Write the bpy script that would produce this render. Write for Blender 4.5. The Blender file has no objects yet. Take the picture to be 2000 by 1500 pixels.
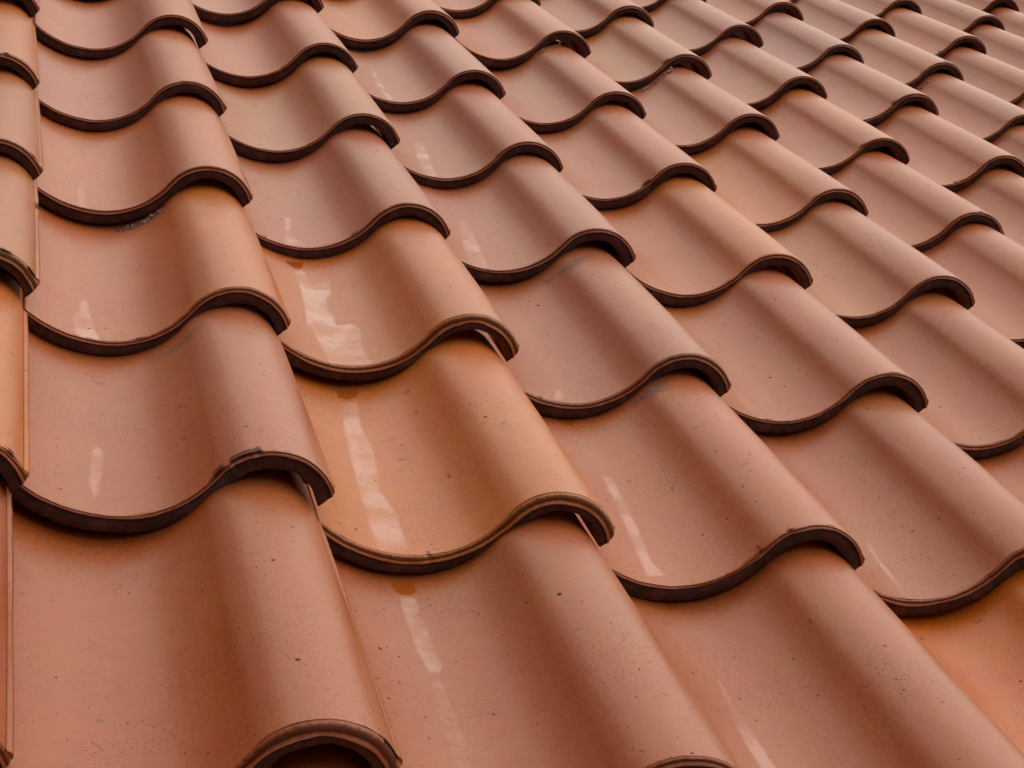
import bpy, math
import numpy as np
from mathutils import Matrix, Vector, Euler

sc = bpy.context.scene
C = sc.collection

# ------------------------------------------------------------------ frame of the roof
# roof coordinates: x along the courses (1 = one tile column), y up the slope, z out of the roof
PITCH = 0.21                       # metres from one column of tiles to the next
ALPHA = math.radians(33)           # slope of the roof
ROOF = Matrix.Translation((0, 0, 3.4)) @ Matrix.Rotation(ALPHA, 4, 'X')
def world(x, y, z):
    return ROOF @ Vector((x * PITCH, y * PITCH, z * PITCH))

# ------------------------------------------------------------------ camera
cam = bpy.data.objects.new('camera', bpy.data.cameras.new('camera'))
C.objects.link(cam)
Rc = Matrix(((0.95106268, -0.21693921, 0.22003898),
             (0.11313223, -0.41819195, -0.90128608),
             (0.28754281, 0.88207306, -0.37318394)))
right, down, fwd = Rc[0], Rc[1], Rc[2]
rot = Matrix((right, -down, -fwd)).transposed()
cm = (ROOF.to_3x3() @ rot).to_4x4()
cm.translation = world(-0.55038955, -3.9675291, 3.02429904)
cam.matrix_world = cm
cam.data.sensor_width = 36
cam.data.lens = 3630.0 / 2000 * 36
cam.data.clip_start = 0.02
cam.data.clip_end = 3000
sc.camera = cam

# ------------------------------------------------------------------ light
sun_roof = Vector((0.34, 0.50, 0.795)).normalized()      # towards the light, in roof coordinates
sun_dir = (ROOF.to_3x3() @ sun_roof).normalized()
w = bpy.data.worlds.new("World"); sc.world = w; w.use_nodes = True
nt = w.node_tree
for n in list(nt.nodes): nt.nodes.remove(n)
sky = nt.nodes.new('ShaderNodeTexSky'); sky.sky_type = 'NISHITA'; sky.sun_disc = False
sky.sun_elevation = math.asin(sun_dir.z)
sky.sun_rotation = math.atan2(sun_dir.x, sun_dir.y)
sky.air_density = 1.0; sky.dust_density = 4.0; sky.ozone_density = 1.0
hs = nt.nodes.new('ShaderNodeHueSaturation'); hs.inputs['Saturation'].default_value = 0.10
bg = nt.nodes.new('ShaderNodeBackground'); bg.inputs['Strength'].default_value = 0.05
out = nt.nodes.new('ShaderNodeOutputWorld')
nt.links.new(sky.outputs[0], hs.inputs['Color'])
nt.links.new(hs.outputs[0], bg.inputs['Color'])
nt.links.new(bg.outputs[0], out.inputs['Surface'])
sl = bpy.data.lights.new('sun', 'SUN'); sl.energy = 1.5; sl.angle = math.radians(106)
sl.color = (1.0, 0.89, 0.74)
so = bpy.data.objects.new('sun', sl); C.objects.link(so)
so.rotation_euler = (-sun_dir).to_track_quat('-Z', 'Y').to_euler()
so.location = (0, 0, 20)

vs = sc.view_settings
vs.view_transform = 'Standard'; vs.look = 'None'; vs.gamma = 1; vs.exposure = 0.69
vs.use_curve_mapping = False

# ------------------------------------------------------------------ helpers
def tag(o, label=None, cat=None, group=None, kind=None):
    if label: o['label'] = label
    if cat: o['category'] = cat
    if group: o['group'] = group
    if kind: o['kind'] = kind
    return o

def mesh_obj(name, verts, faces, mat, parent=None, smooth=True, uvs=None, cols=None):
    me = bpy.data.meshes.new(name)
    verts = np.asarray(verts, dtype=np.float32); faces = np.asarray(faces, dtype=np.int32)
    me.vertices.add(len(verts)); me.vertices.foreach_set('co', verts.ravel())
    nf = len(faces); me.loops.add(nf * 4); me.polygons.add(nf)
    me.loops.foreach_set('vertex_index', faces.ravel())
    me.polygons.foreach_set('loop_start', np.arange(nf, dtype=np.int32) * 4)
    me.polygons.foreach_set('use_smooth', np.full(nf, smooth))
    if uvs is not None:
        uv = me.uv_layers.new(name='surface')
        uv.data.foreach_set('uv', np.asarray(uvs, dtype=np.float32)[faces.ravel()].ravel())
    for k, v in (cols or {}).items():
        a = me.color_attributes.new(name=k, type='FLOAT_COLOR', domain='POINT')
        a.data.foreach_set('color', np.asarray(v, dtype=np.float32).ravel())
    me.update(calc_edges=True); me.validate()
    me.materials.append(mat)
    o = bpy.data.objects.new(name, me); C.objects.link(o)
    if parent: o.parent = parent
    return o

class N:
    """tiny node helper"""
    def __init__(s, name):
        s.m = bpy.data.materials.new(name); s.m.use_nodes = True; s.t = s.m.node_tree
        s.b = s.t.nodes['Principled BSDF']
    def n(s, typ, props=None, **ins):
        x = s.t.nodes.new(typ)
        for k, v in (props or {}).items(): setattr(x, k, v)
        for k, v in ins.items():
            key = int(k[1:]) if k[0] == 'i' and k[1:].isdigit() else k.replace('_', ' ')
            if isinstance(v, bpy.types.NodeSocket): s.t.links.new(v, x.inputs[key])
            else: x.inputs[key].default_value = v
        return x
    def math(s, op, a, b=0.0, clamp=False):
        return s.n('ShaderNodeMath', {'operation': op, 'use_clamp': clamp}, i0=a, i1=b).outputs[0]
    def mix(s, f, a, b, blend='MIX'):
        x = s.t.nodes.new('ShaderNodeMix'); x.data_type = 'RGBA'; x.blend_type = blend
        for i, v in ((0, f), (6, a), (7, b)):
            if isinstance(v, bpy.types.NodeSocket): s.t.links.new(v, x.inputs[i])
            else: x.inputs[i].default_value = v
        return x.outputs[2]
    def ramp(s, v, lo, hi, a=0.0, b=1.0):
        x = s.n('ShaderNodeMapRange', {'clamp': True, 'interpolation_type': 'SMOOTHSTEP'}, Value=v)
        x.inputs[1].default_value = lo; x.inputs[2].default_value = hi
        x.inputs[3].default_value = a; x.inputs[4].default_value = b
        return x.outputs[0]
    def link(s, a, b): s.t.links.new(a, b)

# ------------------------------------------------------------------ materials
def clay_material():
    k = N('glazed_terracotta')
    glaze = k.n('ShaderNodeAttribute', {'attribute_name': 'glaze'}).outputs['Color']
    mask = k.n('ShaderNodeSeparateColor', None, Color=k.n('ShaderNodeAttribute', {'attribute_name': 'mask'}).outputs['Color'])
    rnd = k.n('ShaderNodeObjectInfo').outputs['Random']
    uv = k.n('ShaderNodeUVMap', {'uv_map': 'surface'}).outputs[0]
    off = k.n('ShaderNodeCombineXYZ', None, X=k.math('MULTIPLY', rnd, 37.0), Y=k.math('MULTIPLY', rnd, 91.0))
    P = k.n('ShaderNodeVectorMath', {'operation': 'ADD'}, i0=uv, i1=off.outputs[0]).outputs[0]
    def noise(scale, detail=3, rough=0.55, vec=P):
        return k.n('ShaderNodeTexNoise', {'noise_dimensions': '2D'}, Vector=vec, Scale=scale, Detail=detail, Roughness=rough).outputs[0]
    # broad, cloudy change of the engobe
    big = noise(1.6, 2)
    fine = noise(75, 4, 0.75)
    grain = noise(210, 3, 0.7)
    st = k.n('ShaderNodeMapping', None, Vector=P); st.inputs['Scale'].default_value = (9, 0.7, 1)
    drag = noise(1.0, 4, 0.6, st.outputs[0])
    col = k.mix(k.ramp(big, 0.35, 0.68, 0, 0.5), glaze, k.mix(1.0, glaze, (1.08, 0.86, 0.80, 1), 'MULTIPLY'))
    tone = noise(2.7, 4, 0.62)
    col = k.mix(k.ramp(tone, 0.45, 0.66, 0, 0.6), col, k.mix(1.0, glaze, (1.04, 1.14, 0.72, 1), 'MULTIPLY'))
    col = k.mix(k.ramp(drag, 0.4, 0.75, 0, 0.42), col, k.mix(1.0, glaze, (0.96, 1.12, 1.22, 1), 'MULTIPLY'))
    col = k.mix(k.ramp(fine, 0.3, 0.7, 0.7, 0.0), col, k.mix(1.0, col, (0.76, 0.68, 0.62, 1), 'MULTIPLY'))
    col = k.mix(k.ramp(grain, 0.3, 0.7, 0.45, 0.0), col, k.mix(1.0, col, (0.78, 0.72, 0.68, 1), 'MULTIPLY'))
    # dusty speckle in patches
    patch = k.ramp(noise(2.3, 2), 0.42, 0.62)
    sp = k.ramp(noise(85, 2, 0.5), 0.60, 0.70)
    spk = k.math('MULTIPLY', sp, k.math('MULTIPLY', patch, 0.55))
    col = k.mix(spk, col, (0.17, 0.05, 0.025, 1))
    mott = noise(13, 4, 0.6)
    col = k.mix(k.ramp(mott, 0.42, 0.72, 0.0, 0.35), col, k.mix(1.0, col, (0.84, 0.74, 0.66, 1), 'MULTIPLY'))
    clus = noise(2.0, 2)
    # pits and burnt grains
    def pits(scale, thr, keep, stretch=1.0):
        mp = k.n('ShaderNodeMapping', None, Vector=P); mp.inputs['Scale'].default_value = (1, stretch, 1)
        wob = k.n('ShaderNodeTexNoise', {'noise_dimensions': '2D'}, Vector=P, Scale=scale * 9, Detail=2).outputs['Color']
        mixv = k.n('ShaderNodeVectorMath', {'operation': 'MULTIPLY_ADD'}, i0=wob, i1=(0.006, 0.006, 0), i2=mp.outputs[0]).outputs[0]
        v = k.n('ShaderNodeTexVoronoi', {'voronoi_dimensions': '2D', 'feature': 'F1'}, Vector=mixv, Scale=scale)
        c = k.n('ShaderNodeSeparateColor', None, Color=v.outputs['Color'])
        size = k.math('MULTIPLY', k.ramp(c.outputs[0], keep, 1.0, 0.15, 1.0), k.math('MULTIPLY', k.math('GREATER_THAN', c.outputs[0], keep), thr))
        d = k.math('SUBTRACT', size, v.outputs['Distance'])
        return k.math('MULTIPLY', k.ramp(d, 0.0, thr * 0.35), k.ramp(c.outputs[1], 0.0, 1.0, 0.45, 1.0))
    p1 = pits(8.5, 0.052, 0.62)
    p2 = pits(19, 0.075, 0.74, 0.8)
    p3 = pits(3.1, 0.031, 0.5)
    pit = k.math('MAXIMUM', k.math('MAXIMUM', p1, p3), k.math('MULTIPLY', p2, k.ramp(clus, 0.42, 0.58, 0.0, 1.2)))
    col = k.mix(k.math('MULTIPLY', pit, 0.9), col, (0.045, 0.014, 0.010, 1))
    # scuffs: thin curved scratches, few
    wv = k.n('ShaderNodeTexNoise', {'noise_dimensions': '2D'}, Vector=P, Scale=7.0, Detail=1).outputs[0]
    line = k.math('SUBTRACT', 1.0, k.ramp(k.math('ABSOLUTE', k.math('SUBTRACT', wv, 0.5)), 0.0, 0.006))
    where = k.ramp(noise(9, 2), 0.60, 0.64)
    scr = k.math('MULTIPLY', line, where)
    col = k.mix(k.math('MULTIPLY', scr, 0.6), col, (0.12, 0.045, 0.028, 1))
    # marks laid on this very tile: lime runs (plus light painted on the burr), rust drips, grime
    e1 = noise(17, 5, 0.65)
    e2 = noise(3.5, 3, 0.6)
    lime = k.ramp(k.math('ADD', mask.outputs[0], k.math('MULTIPLY', k.math('SUBTRACT', e1, 0.5), 0.38)), 0.25, 0.62)
    lime = k.math('MULTIPLY', lime, k.ramp(e2, 0.36, 0.62, 0.25, 1.0))
    lime = k.math('MULTIPLY', k.math('MULTIPLY', lime, k.ramp(mask.outputs[0], 0.25, 1.0, 0.55, 1.0)), k.ramp(fine, 0.25, 0.6, 0.85, 1.0))
    col = k.mix(k.math('MULTIPLY', lime, 0.52), col, (0.64, 0.38, 0.31, 1))
    drip = k.ramp(k.math('ADD', mask.outputs[1], k.math('MULTIPLY', k.math('SUBTRACT', e1, 0.5), 0.8)), 0.25, 0.6)
    col = k.mix(k.math('MULTIPLY', drip, 0.85), col, (0.32, 0.072, 0.006, 1))
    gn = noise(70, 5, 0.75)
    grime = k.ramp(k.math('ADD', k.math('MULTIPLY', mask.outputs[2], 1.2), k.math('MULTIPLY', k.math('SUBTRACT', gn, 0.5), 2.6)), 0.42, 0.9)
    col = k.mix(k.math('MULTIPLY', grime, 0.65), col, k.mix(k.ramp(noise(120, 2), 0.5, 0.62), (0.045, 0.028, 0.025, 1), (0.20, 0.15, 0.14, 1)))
    # edge: raw darker clay where chipped, shade painted into the rounded rim
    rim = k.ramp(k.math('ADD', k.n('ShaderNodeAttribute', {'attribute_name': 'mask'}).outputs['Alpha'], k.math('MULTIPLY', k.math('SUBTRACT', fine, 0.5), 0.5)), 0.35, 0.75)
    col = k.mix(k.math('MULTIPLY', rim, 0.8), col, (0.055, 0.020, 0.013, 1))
    k.link(col, k.b.inputs['Base Color'])
    rough = k.math('ADD', k.ramp(fine, 0.2, 0.8, 0.29, 0.42), k.math('MULTIPLY', lime, -0.17))
    rough = k.math('ADD', rough, k.math('MULTIPLY', pit, 0.3))
    rough = k.math('SUBTRACT', rough, k.math('MULTIPLY', drip, 0.36))
    k.link(rough, k.b.inputs['Roughness'])
    k.b.inputs['IOR'].default_value = 1.5
    k.link(k.ramp(k.math('MAXIMUM', k.math('MAXIMUM', pit, spk), rim), 0, 1, 0.5, 0.08), k.b.inputs['Specular IOR Level'])
    h = k.math('ADD', k.math('MULTIPLY', fine, 0.25), k.math('MULTIPLY', grain, 0.12))
    h = k.math('ADD', h, k.math('MULTIPLY', scr, -0.8))
    h = k.math('ADD', h, k.math('MULTIPLY', grime, 0.7))
    h = k.math('ADD', h, k.math('MULTIPLY', noise(5, 2), 0.9))
    h = k.math('ADD', h, k.math('MULTIPLY', drag, 0.7))
    h = k.math('ADD', h, k.math('MULTIPLY', mott, 0.6))
    bp = k.n('ShaderNodeBump', None, Height=h, Strength=0.35, Distance=0.0007)
    k.link(bp.outputs[0], k.b.inputs['Normal'])
    return k.m

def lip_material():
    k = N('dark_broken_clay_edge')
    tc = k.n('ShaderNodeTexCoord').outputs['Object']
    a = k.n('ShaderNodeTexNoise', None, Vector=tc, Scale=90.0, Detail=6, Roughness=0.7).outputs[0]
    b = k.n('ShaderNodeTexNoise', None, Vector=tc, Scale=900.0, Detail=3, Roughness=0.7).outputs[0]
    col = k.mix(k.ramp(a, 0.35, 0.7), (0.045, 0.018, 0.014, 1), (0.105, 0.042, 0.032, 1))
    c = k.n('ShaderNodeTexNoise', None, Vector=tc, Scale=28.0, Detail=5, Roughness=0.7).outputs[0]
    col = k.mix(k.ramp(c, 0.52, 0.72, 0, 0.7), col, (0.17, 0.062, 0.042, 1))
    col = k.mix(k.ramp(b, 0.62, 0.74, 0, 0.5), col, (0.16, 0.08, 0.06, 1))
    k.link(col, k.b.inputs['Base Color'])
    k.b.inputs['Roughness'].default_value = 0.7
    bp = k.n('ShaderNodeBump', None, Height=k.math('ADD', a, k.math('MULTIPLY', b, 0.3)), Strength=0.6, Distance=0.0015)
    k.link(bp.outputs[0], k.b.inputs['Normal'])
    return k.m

def plain(name, c1, c2, scale, rough, bump=0.003, coord='Object'):
    k = N(name)
    tc = k.n('ShaderNodeTexCoord').outputs[coord]
    a = k.n('ShaderNodeTexNoise', None, Vector=tc, Scale=scale, Detail=6, Roughness=0.65).outputs[0]
    k.link(k.mix(k.ramp(a, 0.3, 0.7), (*c1, 1), (*c2, 1)), k.b.inputs['Base Color'])
    k.b.inputs['Roughness'].default_value = rough
    bp = k.n('ShaderNodeBump', None, Height=a, Strength=0.6, Distance=bump)
    k.link(bp.outputs[0], k.b.inputs['Normal'])
    return k.m
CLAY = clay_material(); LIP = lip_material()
MORTAR = plain('old_mortar', (0.10, 0.09, 0.09), (0.42, 0.40, 0.39), 420, 0.95, 0.001)
FELT = plain('roofing_felt', (0.012, 0.011, 0.011), (0.028, 0.026, 0.025), 300, 0.9, 0.0006)
GROUND = plain('ground_soil', (0.035, 0.030, 0.022), (0.06, 0.055, 0.04), 2.0, 0.95, 0.02)
WALL = plain('house_render', (0.50, 0.44, 0.36), (0.58, 0.52, 0.44), 6.0, 0.9, 0.002)

# ------------------------------------------------------------------ setting: ground and the roof's boarding
def box_obj(name, size, centre, mat, parent=None, mw=None):
    x, y, z = (v / 2 for v in size)
    V = [(sx * x, sy * y, sz * z) for sx in (-1, 1) for sy in (-1, 1) for sz in (-1, 1)]
    F = [(0, 1, 3, 2), (4, 6, 7, 5), (0, 4, 5, 1), (2, 3, 7, 6), (0, 2, 6, 4), (1, 5, 7, 3)]
    o = mesh_obj(name, np.array(V) + np.array(centre), F, mat, parent, smooth=False)
    if mw is not None: o.matrix_world = mw
    return o
g = 1500.0
ground = mesh_obj('ground', [(-g, -g, 0), (g, -g, 0), (g, g, 0), (-g, g, 0)], [(0, 1, 2, 3)], GROUND, smooth=False)
tag(ground, kind='structure')
deck = box_obj('roof_deck', (17 * PITCH, 26 * PITCH, 0.1 * PITCH), (5.5 * PITCH, 8 * PITCH, -0.34 * PITCH), FELT, mw=ROOF)
tag(deck, kind='structure')

# ------------------------------------------------------------------ tile shape
R1, R2, TA, TH, COURSE = 0.38628, 0.23232, 1.03480, 1.12422, 1.547453
RL = 0.54                           # the left half of the hollow is flatter than the right
TL = math.asin(0.32 / RL)
S0, S1 = -RL * TL, R1 * TA + R2 * (TA + TH)
THICK = 0.067                       # thickness of the clay, in columns
TILT = 0.084 / COURSE               # each tile leans on the one below
LENGTH = COURSE + 0.26

def section(s, r2=R2):
    """top line of the S-shaped tile: point and outward normal for arc length s"""
    s = np.asarray(s, dtype=float)
    rr = np.where(s < 0, RL, R1)
    a = s / rr
    jx, jz = R1 * math.sin(TA), R1 * (1 - math.cos(TA))
    cx, cz = jx + R2 * math.sin(TA), jz - R2 * math.cos(TA)
    b = (s - R1 * TA) / R2 - TA
    pan = a < TA
    x = np.where(pan, rr * np.sin(a), cx + R2 * np.sin(b))
    z = np.where(pan, rr * (1 - np.cos(a)), cz + R2 * np.cos(b))
    nx = np.where(pan, -np.sin(a), np.sin(b))
    nz = np.where(pan, np.cos(a), np.cos(b))
    return x, z, nx, nz

def smooth_noise(rng, x, freq, octaves=3):
    """1-D value noise on array x"""
    y = np.zeros_like(x); amp = 1.0
    for o in range(octaves):
        k = rng.uniform(-1, 1, 512)
        t = x * freq * 2 ** o + 100
        i = np.floor(t).astype(int); f = t - i; f = f * f * (3 - 2 * f)
        y += amp * (k[i % 512] * (1 - f) + k[(i + 1) % 512] * f); amp *= 0.5
    return y

def in_poly(px, py, poly):
    ins = np.zeros(px.shape, bool); dist = np.full(px.shape, 9.0)
    n = len(poly)
    for a in range(n):
        x1, y1 = poly[a]; x2, y2 = poly[(a + 1) % n]
        c = ((y1 > py) != (y2 > py)) & (px < (x2 - x1) * (py - y1) / (y2 - y1 + 1e-12) + x1)
        ins ^= c
        L = (x2 - x1) ** 2 + (y2 - y1) ** 2 + 1e-12
        t = np.clip(((px - x1) * (x2 - x1) + (py - y1) * (y2 - y1)) / L, 0, 1)
        dist = np.minimum(dist, np.hypot(px - x1 - t * (x2 - x1), py - y1 - t * (y2 - y1)))
    return ins, dist

OFFSETS = {
    (0, 0): (-0.0255, 0.0471, 0.0034),
    (1, 0): (0.0006, 0.0007, 0.0001),
    (0, 1): (0.0034, 0.0689, 0.0147),
    (0, 2): (0.0198, 0.0171, 0.0053),
    (0, 3): (0.0119, 0.0367, 0.0100),
    (0, 4): (0.0080, 0.0015, 0.0021),
    (0, 5): (0.0154, -0.0081, -0.0009),
    (1, 1): (0.0160, -0.0072, -0.0014),
    (1, 2): (0.0262, 0.0401, 0.0088),
    (1, 3): (0.0050, -0.0377, -0.0071),
    (1, 4): (0.0066, -0.0365, -0.0084),
    (1, 5): (-0.0128, -0.0296, -0.0106),
    (1, 6): (-0.0277, 0.0135, 0.0013),
    (2, 1): (-0.0120, -0.0339, -0.0062),
    (2, 2): (-0.0075, -0.0431, -0.0092),
    (2, 3): (0.0053, -0.0101, -0.0014),
    (2, 4): (-0.0015, -0.0549, -0.0145),
    (2, 5): (-0.0091, -0.0485, -0.0163),
    (2, 6): (-0.0125, -0.0129, -0.0070),
    (3, 1): (-0.0082, 0.0066, -0.0007),
    (3, 2): (-0.0024, 0.0175, 0.0035),
    (3, 3): (0.0196, -0.0095, 0.0039),
    (3, 4): (-0.0096, -0.0120, -0.0053),
    (3, 5): (-0.0023, -0.0181, -0.0057),
    (3, 6): (0.0227, 0.0187, 0.0114),
    (4, 3): (0.0100, 0.0163, 0.0067),
    (4, 4): (0.0063, -0.0374, -0.0085),
    (4, 5): (-0.0059, -0.0103, -0.0049),
    (4, 6): (0.0129, -0.0012, 0.0033),
    (4, 7): (0.0075, 0.0004, 0.0023),
    (5, 4): (-0.0232, -0.0350, -0.0178),
    (5, 5): (0.0019, -0.0378, -0.0104),
    (5, 6): (-0.0061, -0.0126, -0.0064),
    (5, 7): (0.0193, 0.0080, 0.0102),
    (6, 5): (-0.0020, 0.0047, 0.0006),
    (6, 6): (-0.0059, 0.0272, 0.0068),
    (6, 7): (-0.0119, 0.0192, 0.0020),
    (6, 8): (0.0066, 0.0136, 0.0085),
    (7, 7): (-0.0138, 0.0307, 0.0047),
    (7, 8): (-0.0111, 0.0344, 0.0091),
    (8, 8): (-0.0053, 0.0408, 0.0140),
    (8, 9): (-0.0026, 0.0310, 0.0126),
    (9, 9): (-0.0036, 0.0286, 0.0107),
    (10, 10): (-0.0162, 0.0352, 0.0066),
    (-1, 5): (-0.0270, 0.0270, 0.0075),
    (-1, 4): (-0.0144, -0.0201, -0.0053),
    (-1, 3): (0.0082, 0.0036, 0.0009),
    (-1, 2): (0.0009, 0.0802, 0.0144),
    (-1, 1): (-0.0196, -0.0148, -0.0023),
    (-1, 0): (-0.0409, -0.0051, -0.0011),
}

# marks seen on single tiles, in (arc length, distance up the tile)
MARKS = [
    (0, 1, 'lime', 0.55, [(-0.047, 0.547), (-0.02, 0.586), (0.007, 0.531), (-0.005, 0.35), (-0.025, 0.155), (-0.055, 0.103), (-0.064, 0.285)]),
    (0, 2, 'lime', 0.8, [(-0.084, 0.45), (-0.052, 0.482), (-0.042, 0.307), (-0.03, 0.129), (-0.003, -0.004), (-0.079, -0.02), (-0.119, 0.055), (-0.119, 0.226), (-0.092, 0.33)]),
    (0, 3, 'lime', 0.45, [(-0.072, 0.505), (-0.037, 0.554), (-0.03, 0.268), (-0.032, -0.02), (-0.089, -0.02)]),
    (0, 3, 'grime', 0.5, [(-0.042, 1.212), (-0.02, 1.231), (-0.02, 0.998), (-0.042, 0.969)]),
    (0, 4, 'grime', 0.35, [(-0.042, 0.45), (-0.02, 0.473), (-0.032, 0.003), (-0.062, -0.02)]),
    (1, 1, 'lime', 0.75, [(-0.008, 1.426), (0.064, 1.448), (0.037, 1.166), (0.046, 0.985), (0.042, 0.813), (0.009, 0.554), (0.034, 0.356), (0.027, 0.051), (-0.092, 0.012), (-0.096, 0.187), (-0.089, 0.421), (-0.067, 0.781), (-0.045, 1.14)]),
    (1, 1, 'drip', 1, [(-0.013, 1.552), (0.083, 1.552), (0.059, 1.481), (0.019, 1.461), (-0.013, 1.478)]),
    (1, 2, 'lime', 1, [(-0.062, 1.231), (-0.008, 1.28), (-0.003, 1.072), (0.059, 1.118), (0.098, 1.127), (0.074, 0.946), (0.044, 0.881), (0.029, 0.738), (0.042, 0.638), (0.039, 0.521), (0.11, 0.525), (0.135, 0.447), (0.113, 0.275), (0.113, 0.136), (0.123, 0.025), (0.042, 0.042), (-0.062, 0.012), (-0.074, 0.226), (-0.082, 0.375), (-0.104, 0.453), (-0.077, 0.738), (-0.062, 0.982)]),
    (1, 2, 'drip', 1, [(-0.087, 1.371), (0.009, 1.422), (-0.015, 1.309), (-0.055, 1.277)]),
    (1, 3, 'lime', 0.55, [(-0.013, 0.505), (0.029, 0.486), (0.009, 0.337), (-0.02, 0.217), (0.017, 0.123), (0.056, 0.022), (-0.077, -0.014)]),
    (1, 4, 'lime', 0.4, [(0.002, 0.427), (0.032, 0.414), (0.024, 0.191), (0.022, 0.022), (-0.023, 0.051)]),
    (1, 0, 'drip', 1, [(-0.023, 1.494), (0.042, 1.516), (0.059, 1.478), (0.051, 1.432), (0.032, 1.409), (-0.003, 1.416), (-0.02, 1.448)]),
    (1, 0, 'lime', 0.75, [(-0.013, 1.406), (0.046, 1.396), (0.044, 1.26), (0.044, 1.108), (0.049, 0.936), (0.032, 0.891), (-0.008, 0.884), (-0.023, 1.03), (-0.02, 1.27)]),
    (2, 1, 'lime', 0.7, [(0.027, 0.965), (0.074, 0.936), (0.056, 0.722), (0.044, 0.515), (0.024, 0.34), (0.005, 0.187), (0.027, 0.08), (-0.062, 0.055), (-0.03, 0.35), (0.007, 0.67)]),
    (2, 1, 'drip', 0.8, [(-0.018, 1.559), (0.081, 1.549), (0.051, 1.474), (0.014, 1.497)]),
    (2, 0, 'lime', 0.7, [(0.007, 1.011), (0.014, 0.959), (0.012, 0.823), (0.014, 0.674), (0.014, 0.444), (-0.047, 0.431), (-0.047, 0.619), (-0.027, 0.79)]),
    (2, 0, 'drip', 0.7, [(-0.015, 1.546), (0.056, 1.546), (0.027, 1.497), (-0.01, 1.481)]),
    (3, 1, 'lime', 0.6, [(0.022, 0.473), (0.059, 0.518), (0.032, 0.356), (0.027, 0.194), (0.019, 0.019), (-0.032, -0.007), (-0.008, 0.168), (-0.003, 0.307)]),
    (3, 2, 'lime', 0.4, [(-0.057, 0.431), (-0.025, 0.405), (-0.015, 0.217), (-0.018, 0.077), (0.014, -0.02), (-0.089, -0.02), (-0.121, 0.097)]),
    (2, 2, 'lime', 0.5, [(-0.003, 0.171), (0.032, 0.197), (0.027, 0.058), (-0.057, 0.016)]),
    (2, 3, 'lime', 0.85, [(0.007, 0.894), (0.034, 0.871), (0.034, 0.713), (0.022, 0.437), (-0.0, 0.165), (-0.013, -0.014), (-0.114, -0.02), (-0.106, 0.168), (-0.047, 0.58)]),
    (2, 4, 'lime', 0.85, [(0.009, 0.803), (0.069, 0.839), (0.054, 0.521), (0.022, 0.226), (0.014, 0.035), (-0.074, 0.012), (-0.052, 0.324)]),
    (2, 5, 'lime', 0.8, [(0.027, 1.124), (0.034, 0.978), (0.022, 0.576), (0.019, 0.32), (0.019, 0.058), (-0.032, 0.016), (-0.037, 0.317), (-0.03, 0.586)]),
    (3, 3, 'lime', 0.4, [(-0.148, 0.411), (-0.099, 0.418), (-0.037, 0.32), (-0.023, 0.025), (-0.092, -0.02), (-0.21, -0.02)]),
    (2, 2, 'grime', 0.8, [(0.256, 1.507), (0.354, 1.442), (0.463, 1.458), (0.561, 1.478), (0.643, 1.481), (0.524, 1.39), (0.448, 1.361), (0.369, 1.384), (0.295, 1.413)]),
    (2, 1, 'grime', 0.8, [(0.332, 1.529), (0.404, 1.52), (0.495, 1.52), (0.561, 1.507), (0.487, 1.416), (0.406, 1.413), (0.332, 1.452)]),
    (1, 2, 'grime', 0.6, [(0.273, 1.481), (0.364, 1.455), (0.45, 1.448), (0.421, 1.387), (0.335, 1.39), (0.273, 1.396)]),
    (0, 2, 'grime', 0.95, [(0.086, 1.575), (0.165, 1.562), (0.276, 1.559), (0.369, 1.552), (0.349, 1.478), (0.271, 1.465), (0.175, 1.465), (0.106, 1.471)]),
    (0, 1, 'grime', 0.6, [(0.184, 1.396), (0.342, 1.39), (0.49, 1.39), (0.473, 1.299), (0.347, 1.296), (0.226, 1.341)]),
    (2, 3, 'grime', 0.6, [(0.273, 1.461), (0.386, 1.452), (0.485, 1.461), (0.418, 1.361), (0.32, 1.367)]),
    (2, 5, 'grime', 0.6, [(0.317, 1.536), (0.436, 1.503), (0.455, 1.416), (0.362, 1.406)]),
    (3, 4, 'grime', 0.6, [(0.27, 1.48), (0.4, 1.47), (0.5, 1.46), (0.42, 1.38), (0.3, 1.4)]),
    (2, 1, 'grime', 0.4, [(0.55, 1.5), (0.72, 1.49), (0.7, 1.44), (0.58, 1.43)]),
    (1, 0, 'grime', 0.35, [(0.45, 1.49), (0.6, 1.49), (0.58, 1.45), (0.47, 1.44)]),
]


MARKS.append((1, 0, 'lime', 0.38, [(-0.02, 0.84), (0.03, 0.88), (0.035, 0.6), (0.03, 0.2), (-0.05, 0.2), (-0.04, 0.6)]))
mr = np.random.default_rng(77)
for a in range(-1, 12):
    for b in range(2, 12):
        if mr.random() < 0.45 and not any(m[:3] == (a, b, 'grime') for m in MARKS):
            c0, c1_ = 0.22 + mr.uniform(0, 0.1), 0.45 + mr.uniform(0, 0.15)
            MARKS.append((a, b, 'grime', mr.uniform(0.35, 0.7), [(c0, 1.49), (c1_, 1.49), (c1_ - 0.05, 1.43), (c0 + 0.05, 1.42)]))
OFFSETS[(0, -1)] = (0.0, 0.0, -0.04)

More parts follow.
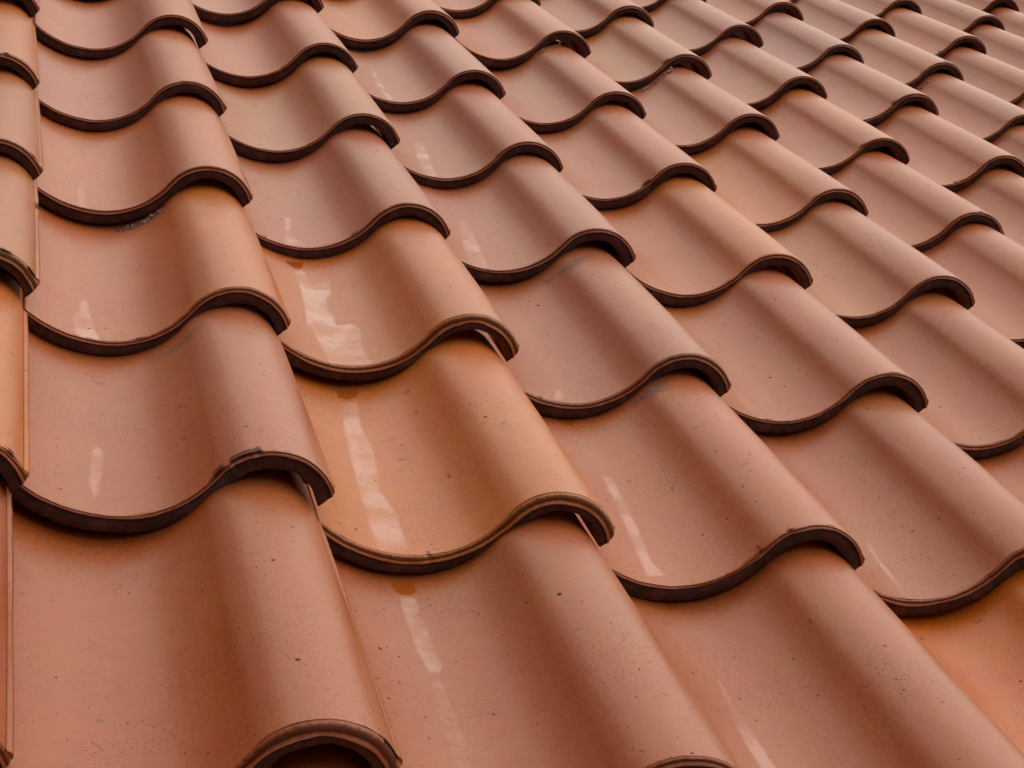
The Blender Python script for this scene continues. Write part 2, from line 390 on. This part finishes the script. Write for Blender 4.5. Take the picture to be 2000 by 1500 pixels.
def build_tile(i, j, spec):
    """roof_tile > tile_body, front_lip"""
    c1, c2, bull, chip = spec['c1'], spec['c2'], spec['bull'], spec['chip']
    rng = np.random.default_rng(1000 + i * 37 + j * 101)
    near = j <= 2 and -2 < i < 5
    ns, nv = (150, 150) if near else ((96, 90) if j <= 5 else (64, 44))
    d = OFFSETS.get((i, j))
    if d is None: d = tuple(rng.normal(0, 1, 3) * (0.008, 0.012, 0.003))
    root = bpy.data.objects.new('clay_tile', None); C.objects.link(root)
    root.empty_display_size = 0.05
    root.matrix_world = ROOF @ Matrix.Translation(((i + d[0]) * PITCH, (j * COURSE + d[1]) * PITCH, d[2] * PITCH)) @ Matrix.Rotation(rng.normal(0, 0.003), 4, 'Z')

    s = np.linspace(S0, S1, ns)
    x, z, nx, nz = section(s)
    # small seam ridge along the right-hand edge, roughened where the mould closed
    sm = spec.get('seam', 1.0)
    seam = sm * np.exp(-((s - (S1 - 0.010)) / (0.006 + 0.003 * sm)) ** 2)
    front = smooth_noise(rng, s, 9, 4) * 0.0030 + smooth_noise(rng, s, 70, 2) * 0.0012
    # chips bite into the rim at a few places
    bite = np.zeros(ns)
    for cs, cw, cd in chip:
        bite += cd * np.clip(1 - ((s - cs) / cw) ** 2, 0, 1) * (1 + 0.35 * smooth_noise(rng, s, 60, 2))
    r = bull * (1 + 0.25 * smooth_noise(rng, s, 4, 2)) * (0.75 + 0.5 * np.clip((s - 0.2) / 0.5, 0, 1))
    r = np.clip(r, 0.004, 0.03)
    rows_v, rows_d = [], []
    # --- body: loop of (v, depth) rows starting at the back of the top
    tv = np.concatenate([[LENGTH], np.linspace(COURSE + 0.04, 0, nv, endpoint=False)])
    for v in tv:
        rows_v.append(np.maximum(np.full(ns, v), r + bite * 0.5)); rows_d.append(np.zeros(ns))
    for a in np.linspace(0, math.pi / 2, 6):
        rows_v.append(r * (1 - math.sin(a)) + bite * (1 - 0.4 * math.sin(a))); rows_d.append(r * (1 - math.cos(a)) + 0.0008 + bite * 0.3)
    burr = np.clip(0.006 + 0.006 * smooth_noise(rng, s, 8, 4), 0.001, 0.014)
    rows_v.append(-burr + bite * 0.6); rows_d.append(r + 0.0022 + bite * 0.25)
    rows_v.append(-burr * 0.8 + bite * 0.6); rows_d.append(r + 0.007 + bite * 0.25)
    top_rows = len(rows_v)
    base = r + 0.008 + bite * 0.25
    rows_v.append(np.full(ns, 0.013) + bite * 0.6); rows_d.append(base)
    rows_v.append(np.full(ns, 0.013)); rows_d.append(np.full(ns, THICK))
    for v in (0.3, 0.9, 1.4, LENGTH):
        rows_v.append(np.full(ns, v)); rows_d.append(np.full(ns, THICK))
    V = np.array(rows_v); D = np.array(rows_d)
    V[:top_rows] += front
    # gentle hand-made unevenness of the surface
    und = np.zeros_like(V)
    for q in range(5):
        ks, kv = rng.uniform(1.5, 7), rng.uniform(0.6, 3); ph = rng.uniform(0, 6.28, 2)
        und += 0.0007 * np.sin(ks * s[None] + ph[0]) * np.sin(kv * V + ph[1])
    sn = smooth_noise(rng, V, 9, 4)
    seamn = np.where(sn > 1.05, 0.15, 0.85 + 0.10 * np.sin(V * 7 + sn))
    H = und + seam[None] * 0.0062 * seamn * (D < 0.002)
    # the roll narrows towards the back so that it nests under the next tile
    wr = np.clip((s - 0.38) / 0.26, 0, 1); wr = wr * wr * (3 - 2 * wr)
    H = H - (0.022 + 0.004 * rng.uniform(-1, 1)) * wr[None] * np.clip(V / COURSE, 0, 1.2) ** 1.3
    def cut(D):
        wq = np.clip((s - (S1 - 0.14)) / 0.14, 0, 1); wq = wq * wq * (3 - 2 * wq)
        return section(s[None] + 0.75 * np.clip(D, 0, THICK) * wq[None])
    xs, zs, nxs, nzs = cut(D)
    X = xs + nxs * (H - D); Z = zs + nzs * (H - D) - TILT * V
    if spec.get('warp'): Z += spec['warp'] * (x - 0.4) * (V - 0.7)
    nr = len(V)
    verts = np.stack([X, V, Z], -1).reshape(-1, 3) * PITCH
    idx = np.arange(nr * ns).reshape(nr, ns)
    nxt = np.roll(idx, -1, axis=0)
    F = np.stack([idx[:, :-1], idx[:, 1:], nxt[:, 1:], nxt[:, :-1]], -1).reshape(-1, 4)
    # close both long edges: pair the top rows with the underside rows
    caps = []
    for col, flip in ((0, False), (ns - 1, True)):
        ring = list(idx[:, col]); a, b = 0, nr - 1
        # top rows 0..top_rows-1 against underside rows nr-1..top_rows
        under = ring[top_rows:][::-1]
        m = len(under)
        tops = ring[:top_rows]
        bounds = [int(round(u)) for u in np.linspace(0, top_rows - 1, m)]
        # match by v so the strips stay straight
        vu = V[top_rows:, col][::-1]; vt = V[:top_rows, col]
        bounds = [0] + [int(np.argmin(np.abs(vt[:top_rows - 8] - q))) for q in vu[1:-2]] + [top_rows - 9, top_rows - 1]
        for u in range(m - 1):
            for t in range(bounds[u], bounds[u + 1]):
                tri = (tops[t], tops[t + 1], under[u], under[u])
                caps.append((tops[t], tops[t + 1], under[u]) if flip else (tops[t + 1], tops[t], under[u]))
            tri = (tops[bounds[u + 1]], under[u + 1], under[u])
            caps.append(tri if flip else tri[::-1])
    # colours: base glaze and the marks
    sv = np.stack([np.broadcast_to(s, V.shape), V], -1)
    S_ = sv[..., 0]
    blend = np.clip((S_ - 0.25) / 0.35 + 0.25 * np.sin(V * 3 + rng.uniform(0, 6)), 0, 1)
    c1 = np.array(c1); c2 = np.array(c2)
    g3 = c1 * (1 - blend[..., None]) + c2 * blend[..., None]
    glaze = np.concatenate([g3, np.ones(V.shape + (1,))], -1)
    mask = np.zeros(V.shape + (4,))
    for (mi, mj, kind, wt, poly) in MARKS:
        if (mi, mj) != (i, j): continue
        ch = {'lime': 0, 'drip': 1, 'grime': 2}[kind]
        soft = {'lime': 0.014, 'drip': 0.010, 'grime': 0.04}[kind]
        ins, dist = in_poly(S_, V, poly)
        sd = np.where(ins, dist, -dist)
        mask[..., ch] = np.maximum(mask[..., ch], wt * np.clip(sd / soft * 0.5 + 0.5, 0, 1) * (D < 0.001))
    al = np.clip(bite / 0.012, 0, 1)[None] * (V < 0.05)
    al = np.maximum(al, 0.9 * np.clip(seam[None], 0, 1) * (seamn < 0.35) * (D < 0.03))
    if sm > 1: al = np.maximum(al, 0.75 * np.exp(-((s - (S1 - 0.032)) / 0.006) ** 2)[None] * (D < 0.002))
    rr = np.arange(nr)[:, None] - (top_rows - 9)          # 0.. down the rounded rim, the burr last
    al = np.maximum(al, np.where((rr >= 1) & (rr < 7), np.clip(0.22 + 0.13 * rr, 0, 0.85), 0))  # painted shading of the rounded rim, darker with each row down
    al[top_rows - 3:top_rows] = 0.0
    mask[top_rows - 2:top_rows, :, 0] = 0.75  # burr painted pale, as if its top edge caught the light
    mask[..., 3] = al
    me_faces = [tuple(f) for f in caps]
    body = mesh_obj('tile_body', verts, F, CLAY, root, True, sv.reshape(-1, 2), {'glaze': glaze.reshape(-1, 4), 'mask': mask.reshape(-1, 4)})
    # add the long-edge closures as a strip of quads of their own vertices (crisp edge)
    import bmesh
    bm = bmesh.new(); bm.from_mesh(body.data); bm.verts.ensure_lookup_table()
    for t in me_faces:
        if len(set(t)) < 3: continue
        try:
            f = bm.faces.new([bm.verts[q] for q in t]); f.smooth = False
        except ValueError: pass
    bm.to_mesh(body.data); bm.free()
    # --- front lip: the dark broken face under the rounded rim
    lv = [np.zeros(ns), np.zeros(ns) + 0.0006 * smooth_noise(rng, s, 40, 3), np.zeros(ns), np.full(ns, 0.004), np.full(ns, 0.0125), np.full(ns, 0.0125)]
    ld = [base, base * 0.5 + THICK * 0.5, np.full(ns, THICK - 0.004), np.full(ns, THICK), np.full(ns, THICK), base]
    LV = np.array(lv) + front * 0.6 + 0.002; LD = np.array(ld) + np.array([0, 0.3, 1, 1, 1, 0])[:, None] * smooth_noise(rng, s, 11, 5) * 0.0030
    LV[:3] += bite * 0.5
    xs, zs, nxs, nzs = cut(LD)
    X = xs - nxs * LD; Z = zs - nzs * LD - TILT * LV
    m = len(LV)
    verts = np.stack([X, LV, Z], -1).reshape(-1, 3) * PITCH
    idx = np.arange(m * ns).reshape(m, ns); nxt = np.roll(idx, -1, axis=0)
    F = np.stack([idx[:, :-1], idx[:, 1:], nxt[:, 1:], nxt[:, :-1]], -1).reshape(-1, 4)
    ends = np.array([[idx[0, 0], idx[1, 0], idx[4, 0], idx[5, 0]], [idx[1, 0], idx[2, 0], idx[3, 0], idx[4, 0]],
                     [idx[5, -1], idx[4, -1], idx[1, -1], idx[0, -1]], [idx[4, -1], idx[3, -1], idx[2, -1], idx[1, -1]]])
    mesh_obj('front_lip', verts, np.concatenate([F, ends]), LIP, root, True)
    return root

# ------------------------------------------------------------------ what every tile looks like
PINK = (0.43, 0.128, 0.052); ROSE = (0.41, 0.110, 0.030); SALMON = (0.45, 0.122, 0.035)
ORANGE = (0.50, 0.142, 0.023); TAN = (0.45, 0.143, 0.040); RUST = (0.385, 0.094, 0.020); VIOLET = (0.40, 0.128, 0.072)
NAME = {'P': ('pink', PINK), 'R': ('rosy brown', ROSE), 'S': ('salmon', SALMON), 'O': ('orange', ORANGE),
        'T': ('tan', TAN), 'U': ('rust brown', RUST), 'V': ('mauve pink', VIOLET), 'D': ('deep orange', (0.57, 0.135, 0.008))}
KIND = {   # column: {row: valley colour, roll colour}
    -1: {0: 'UU', 1: 'OO', 2: 'ST', 3: 'ST', 4: 'SO', 5: 'SS'},
    0: {-1: 'OO', 0: 'UR', 1: 'RP', 2: 'SO', 3: 'SS', 4: 'PS', 5: 'SS'},
    1: {0: 'RR', 1: 'OO', 2: 'OO', 3: 'PP', 4: 'TT', 5: 'SS', 6: 'SS'},
    2: {0: 'RR', 1: 'SS', 2: 'RP', 3: 'PP', 4: 'PS', 5: 'PP', 6: 'OS'},
    3: {0: 'DD', 1: 'RR', 2: 'RP', 3: 'SO', 4: 'PS', 5: 'PS', 6: 'SS', 7: 'ST'},
    4: {1: 'SR', 2: 'RR', 3: 'TP', 4: 'OS', 5: 'PP', 6: 'TT', 7: 'SS', 8: 'ST'},
    5: {2: 'SS', 3: 'SS', 4: 'SS', 5: 'SO', 6: 'PP', 7: 'PP', 8: 'SS'},
    6: {3: 'SS', 4: 'ST', 5: 'SS', 6: 'PP', 7: 'VV', 8: 'SS', 9: 'PP'},
    7: {4: 'RR', 5: 'RP', 6: 'PV', 7: 'TT', 8: 'PP', 9: 'SS'},
    8: {6: 'SS', 7: 'SS', 8: 'SS', 9: 'PP', 10: 'SS'},
    9: {7: 'SS', 8: 'PS', 9: 'SS', 10: 'TT'},
    10: {8: 'SS', 9: 'SP', 10: 'SS', 11: 'ST'},
    11: {9: 'SS', 10: 'SS', 11: 'PP'},
    12: {11: 'SS'},
}
BULL = {(0, 0): 0.024, (0, 1): 0.006, (0, 2): 0.011, (0, 3): 0.014, (0, 4): 0.008, (1, 1): 0.022, (1, 2): 0.020, (2, 1): 0.006,
        (2, 2): 0.014, (3, 2): 0.008, (3, 1): 0.014, (2, 3): 0.011, (4, 3): 0.008, (3, 3): 0.015, (4, 4): 0.015, (-1, 1): 0.012, (-1, 2): 0.016, (-1, 3): 0.014}
CHIP = {(0, 1): [(0.50, 0.05, 0.016), (0.56, 0.02, 0.012), (0.40, 0.05, 0.008)], (0, 0): [(0.84, 0.06, 0.012)],
        (-1, 2): [(0.70, 0.05, 0.012), (0.85, 0.04, 0.014)], (2, 1): [(0.37, 0.05, 0.006)], (4, 6): [(0.42, 0.05, 0.012)],
        (6, 6): [(0.40, 0.04, 0.010)], (7, 7): [(0.62, 0.05, 0.010)], (3, 4): [(0.33, 0.05, 0.010)], (-1, 1): [(0.8, 0.04, 0.010)]}
NOTE = {   # what sets a tile apart, by look
    (0, 0): 'with speckled roll and rounded chipped rim, large at the bottom left',
    (0, 1): 'with a broken notch in its dark rim and a soft pale smudge',
    (0, 2): 'turning orange on the roll, with a pale lime blotch in its hollow',
    (0, 3): 'with grey mortar crumbs under its rim and a faint pale smear',
    (0, 4): 'with a faint brown smear down its hollow',
    (1, 1): 'with a long pale lime run below an orange drip',
    (1, 2): 'with the largest branching white lime stain in its hollow',
    (1, 0): 'with a straight pale stripe below a rust drip at the bottom edge',
    (2, 1): 'with a pale stripe slanting down its hollow to the thin rim',
    (2, 0): 'with a faint long pale stripe, at the bottom edge of the photo',
    (3, 0): 'lying in the bottom right corner, only its upper part in the photo',
    (3, 1): 'with a thin pale stripe ending at its rim, lower right',
    (2, 3): 'with a short white lime splash above its rim',
    (2, 4): 'with a pale wedge shaped stain in its hollow',
    (2, 5): 'with a thin white scratch-like lime line in its hollow',
    (1, 3): 'with a small branching pale stain above its rim',
    (4, 3): 'with one large dark pit on its roll',
    (3, 2): 'with a light gap under the hooked end of its rim',
    (4, 6): 'with dark gritty mortar under its rim',
}
def ordinal(n):
    return {1: 'first', 2: 'second', 3: 'third', 4: 'fourth', 5: 'fifth', 6: 'sixth', 7: 'seventh', 8: 'eighth', 9: 'ninth',
            10: 'tenth', 15: 'fifteenth', 16: 'sixteenth', 11: 'eleventh', 12: 'twelfth', 13: 'thirteenth', 14: 'fourteenth'}[n]
GROUP = 'terracotta tiles laid in rows on the roof'
rg = np.random.default_rng(5)
for i, rows in KIND.items():
    js = sorted(rows)
    lowest = {0: 0, 7: 5, 11: 10}.get(i, js[0])
    for j in js:
        kk = rows[j]
        jit = 1 + rg.normal(0, 0.03)
        spec = dict(c1=np.array(NAME[kk[0]][1]) * jit, c2=np.array(NAME[kk[1]][1]) * jit,
                    bull=BULL.get((i, j), rg.uniform(0.006, 0.016)),
                    chip=CHIP.get((i, j), []) + [(rg.uniform(-0.3, 0.9), rg.uniform(0.012, 0.05), rg.uniform(0.002, 0.007)) for q in range(int(rg.integers(2, 6)))],
                    seam=1.9 if (i, j) in ((0, 0), (-1, 0), (-1, 1), (-1, 2), (-1, 3)) else 1.0, warp=rg.normal(0, 0.005))
        root = build_tile(i, j, spec)
        n1 = look = NAME[kk[0]][0]
        where = '%s from the bottom of the %s column from left' % (ordinal(max(j - lowest, 0) + 1), ordinal(i + 2))
        if j < lowest: where = {0: 'peeping out under the rim at the bottom left corner', 7: 'a sliver at the right edge, a third down', 11: 'a sliver at the right edge, near the top'}[i]
        if (i, j) in NOTE: label = '%s tile %s' % (n1, NOTE[(i, j)])
        else: label = '%s tile, %s' % (look, where)
        label = ' '.join(label.split())
        if len(label.split()) > 16: print('LONG', label)
        tag(root, label, 'roof tile', GROUP)

# the same roof goes on past the picture: plain tiles all round the ones above
SEEN = {(i, j) for i, rows in KIND.items() for j in rows}
for i in range(-2, 14):
    js = sorted(j for (a, j) in SEEN if a in (i, i - 1, i + 1))
    for j in range(js[0] - 1, min(js[-1] + 2, 13)) if js else ():
        if (i, j) in SEEN: continue
        n1, c = NAME['SRPSTS'[int(rg.integers(6))]]
        root = build_tile(i, j, dict(c1=c, c2=c, bull=rg.uniform(0.006, 0.016), chip=[(0.5, 0.03, 0.003)]))
        side = 'left of' if i < -1 else ('below' if j < js[0] + 3 and (i, j + 1) in SEEN or j < 3 else ('above' if (i, j - 1) in SEEN else 'right of'))
        tag(root, '%s tile %s the photo, %s row of the roof, %s column' % (n1, side, ordinal(j + 3), ordinal(i + 3)), 'roof tile', GROUP + ', outside the photo')

# ------------------------------------------------------------------ crumbs of old mortar caught under some lips
def mortar(i, j, sa, sb, vm, label, seed, n=26, size=0.011):
    """a clotted smear lying on tile (i, j) just below the next lip"""
    rng = np.random.default_rng(seed)
    d = OFFSETS.get((i, j), (0, 0, 0))
    import bmesh
    bm = bmesh.new()
    for q in range(n):
        t = rng.uniform(0, 1); s = sa + (sb - sa) * t
        v = vm + rng.normal(0, 0.010)
        x, z, nx, nz = (float(a) for a in section(np.array(s)))
        rad = size * rng.uniform(0.35, 1.25)
        p = Vector((x + nx * rad * 0.2 + i + d[0], v + j * COURSE + d[1], z + nz * rad * 0.2 - TILT * v + d[2]))
        res = bmesh.ops.create_icosphere(bm, subdivisions=2, radius=rad)
        A = Euler(rng.uniform(0, 6, 3)).to_matrix()
        sx = rng.uniform(0.6, 1.8)
        for vert in res['verts']:
            k = 1 + 0.35 * math.sin(vert.co.x * 900 * rad + q) * math.cos(vert.co.y * 700 * rad + 2 * q) + rng.normal(0, 0.10)
            c = vert.co * k; c.x *= sx; c.z *= 0.6
            vert.co = A @ c + p
    for vert in bm.verts: vert.co = vert.co * PITCH
    me = bpy.data.meshes.new('mortar_smear'); bm.to_mesh(me); bm.free(); me.materials.append(MORTAR)
    o = bpy.data.objects.new('mortar_smear', me); C.objects.link(o); o.matrix_world = ROOF
    tag(o, label, 'mortar', 'mortar crumbs caught under tile rims')
mortar(0, 2, 0.10, 0.36, 1.525, 'crumbly grey mortar under the rim of the third full lip in the left column', 3, 26, 0.009)
mortar(4, 5, 0.22, 0.52, 1.49, 'gritty dark mortar under a rim near the top middle of the roof', 5, 24, 0.013)
mortar(2, 6, 0.25, 0.5, 1.49, 'mortar flecks under the rim cut by the top edge, left of centre', 7, 20, 0.013)
mortar(3, 5, 0.40, 0.62, 1.50, 'few pale mortar flecks beneath the chipped rim in the fourth column', 9, 12, 0.010)
mortar(7, 6, 0.28, 0.42, 1.49, 'tiny pale mortar crumb under a rim towards the upper right corner', 11, 8, 0.012)
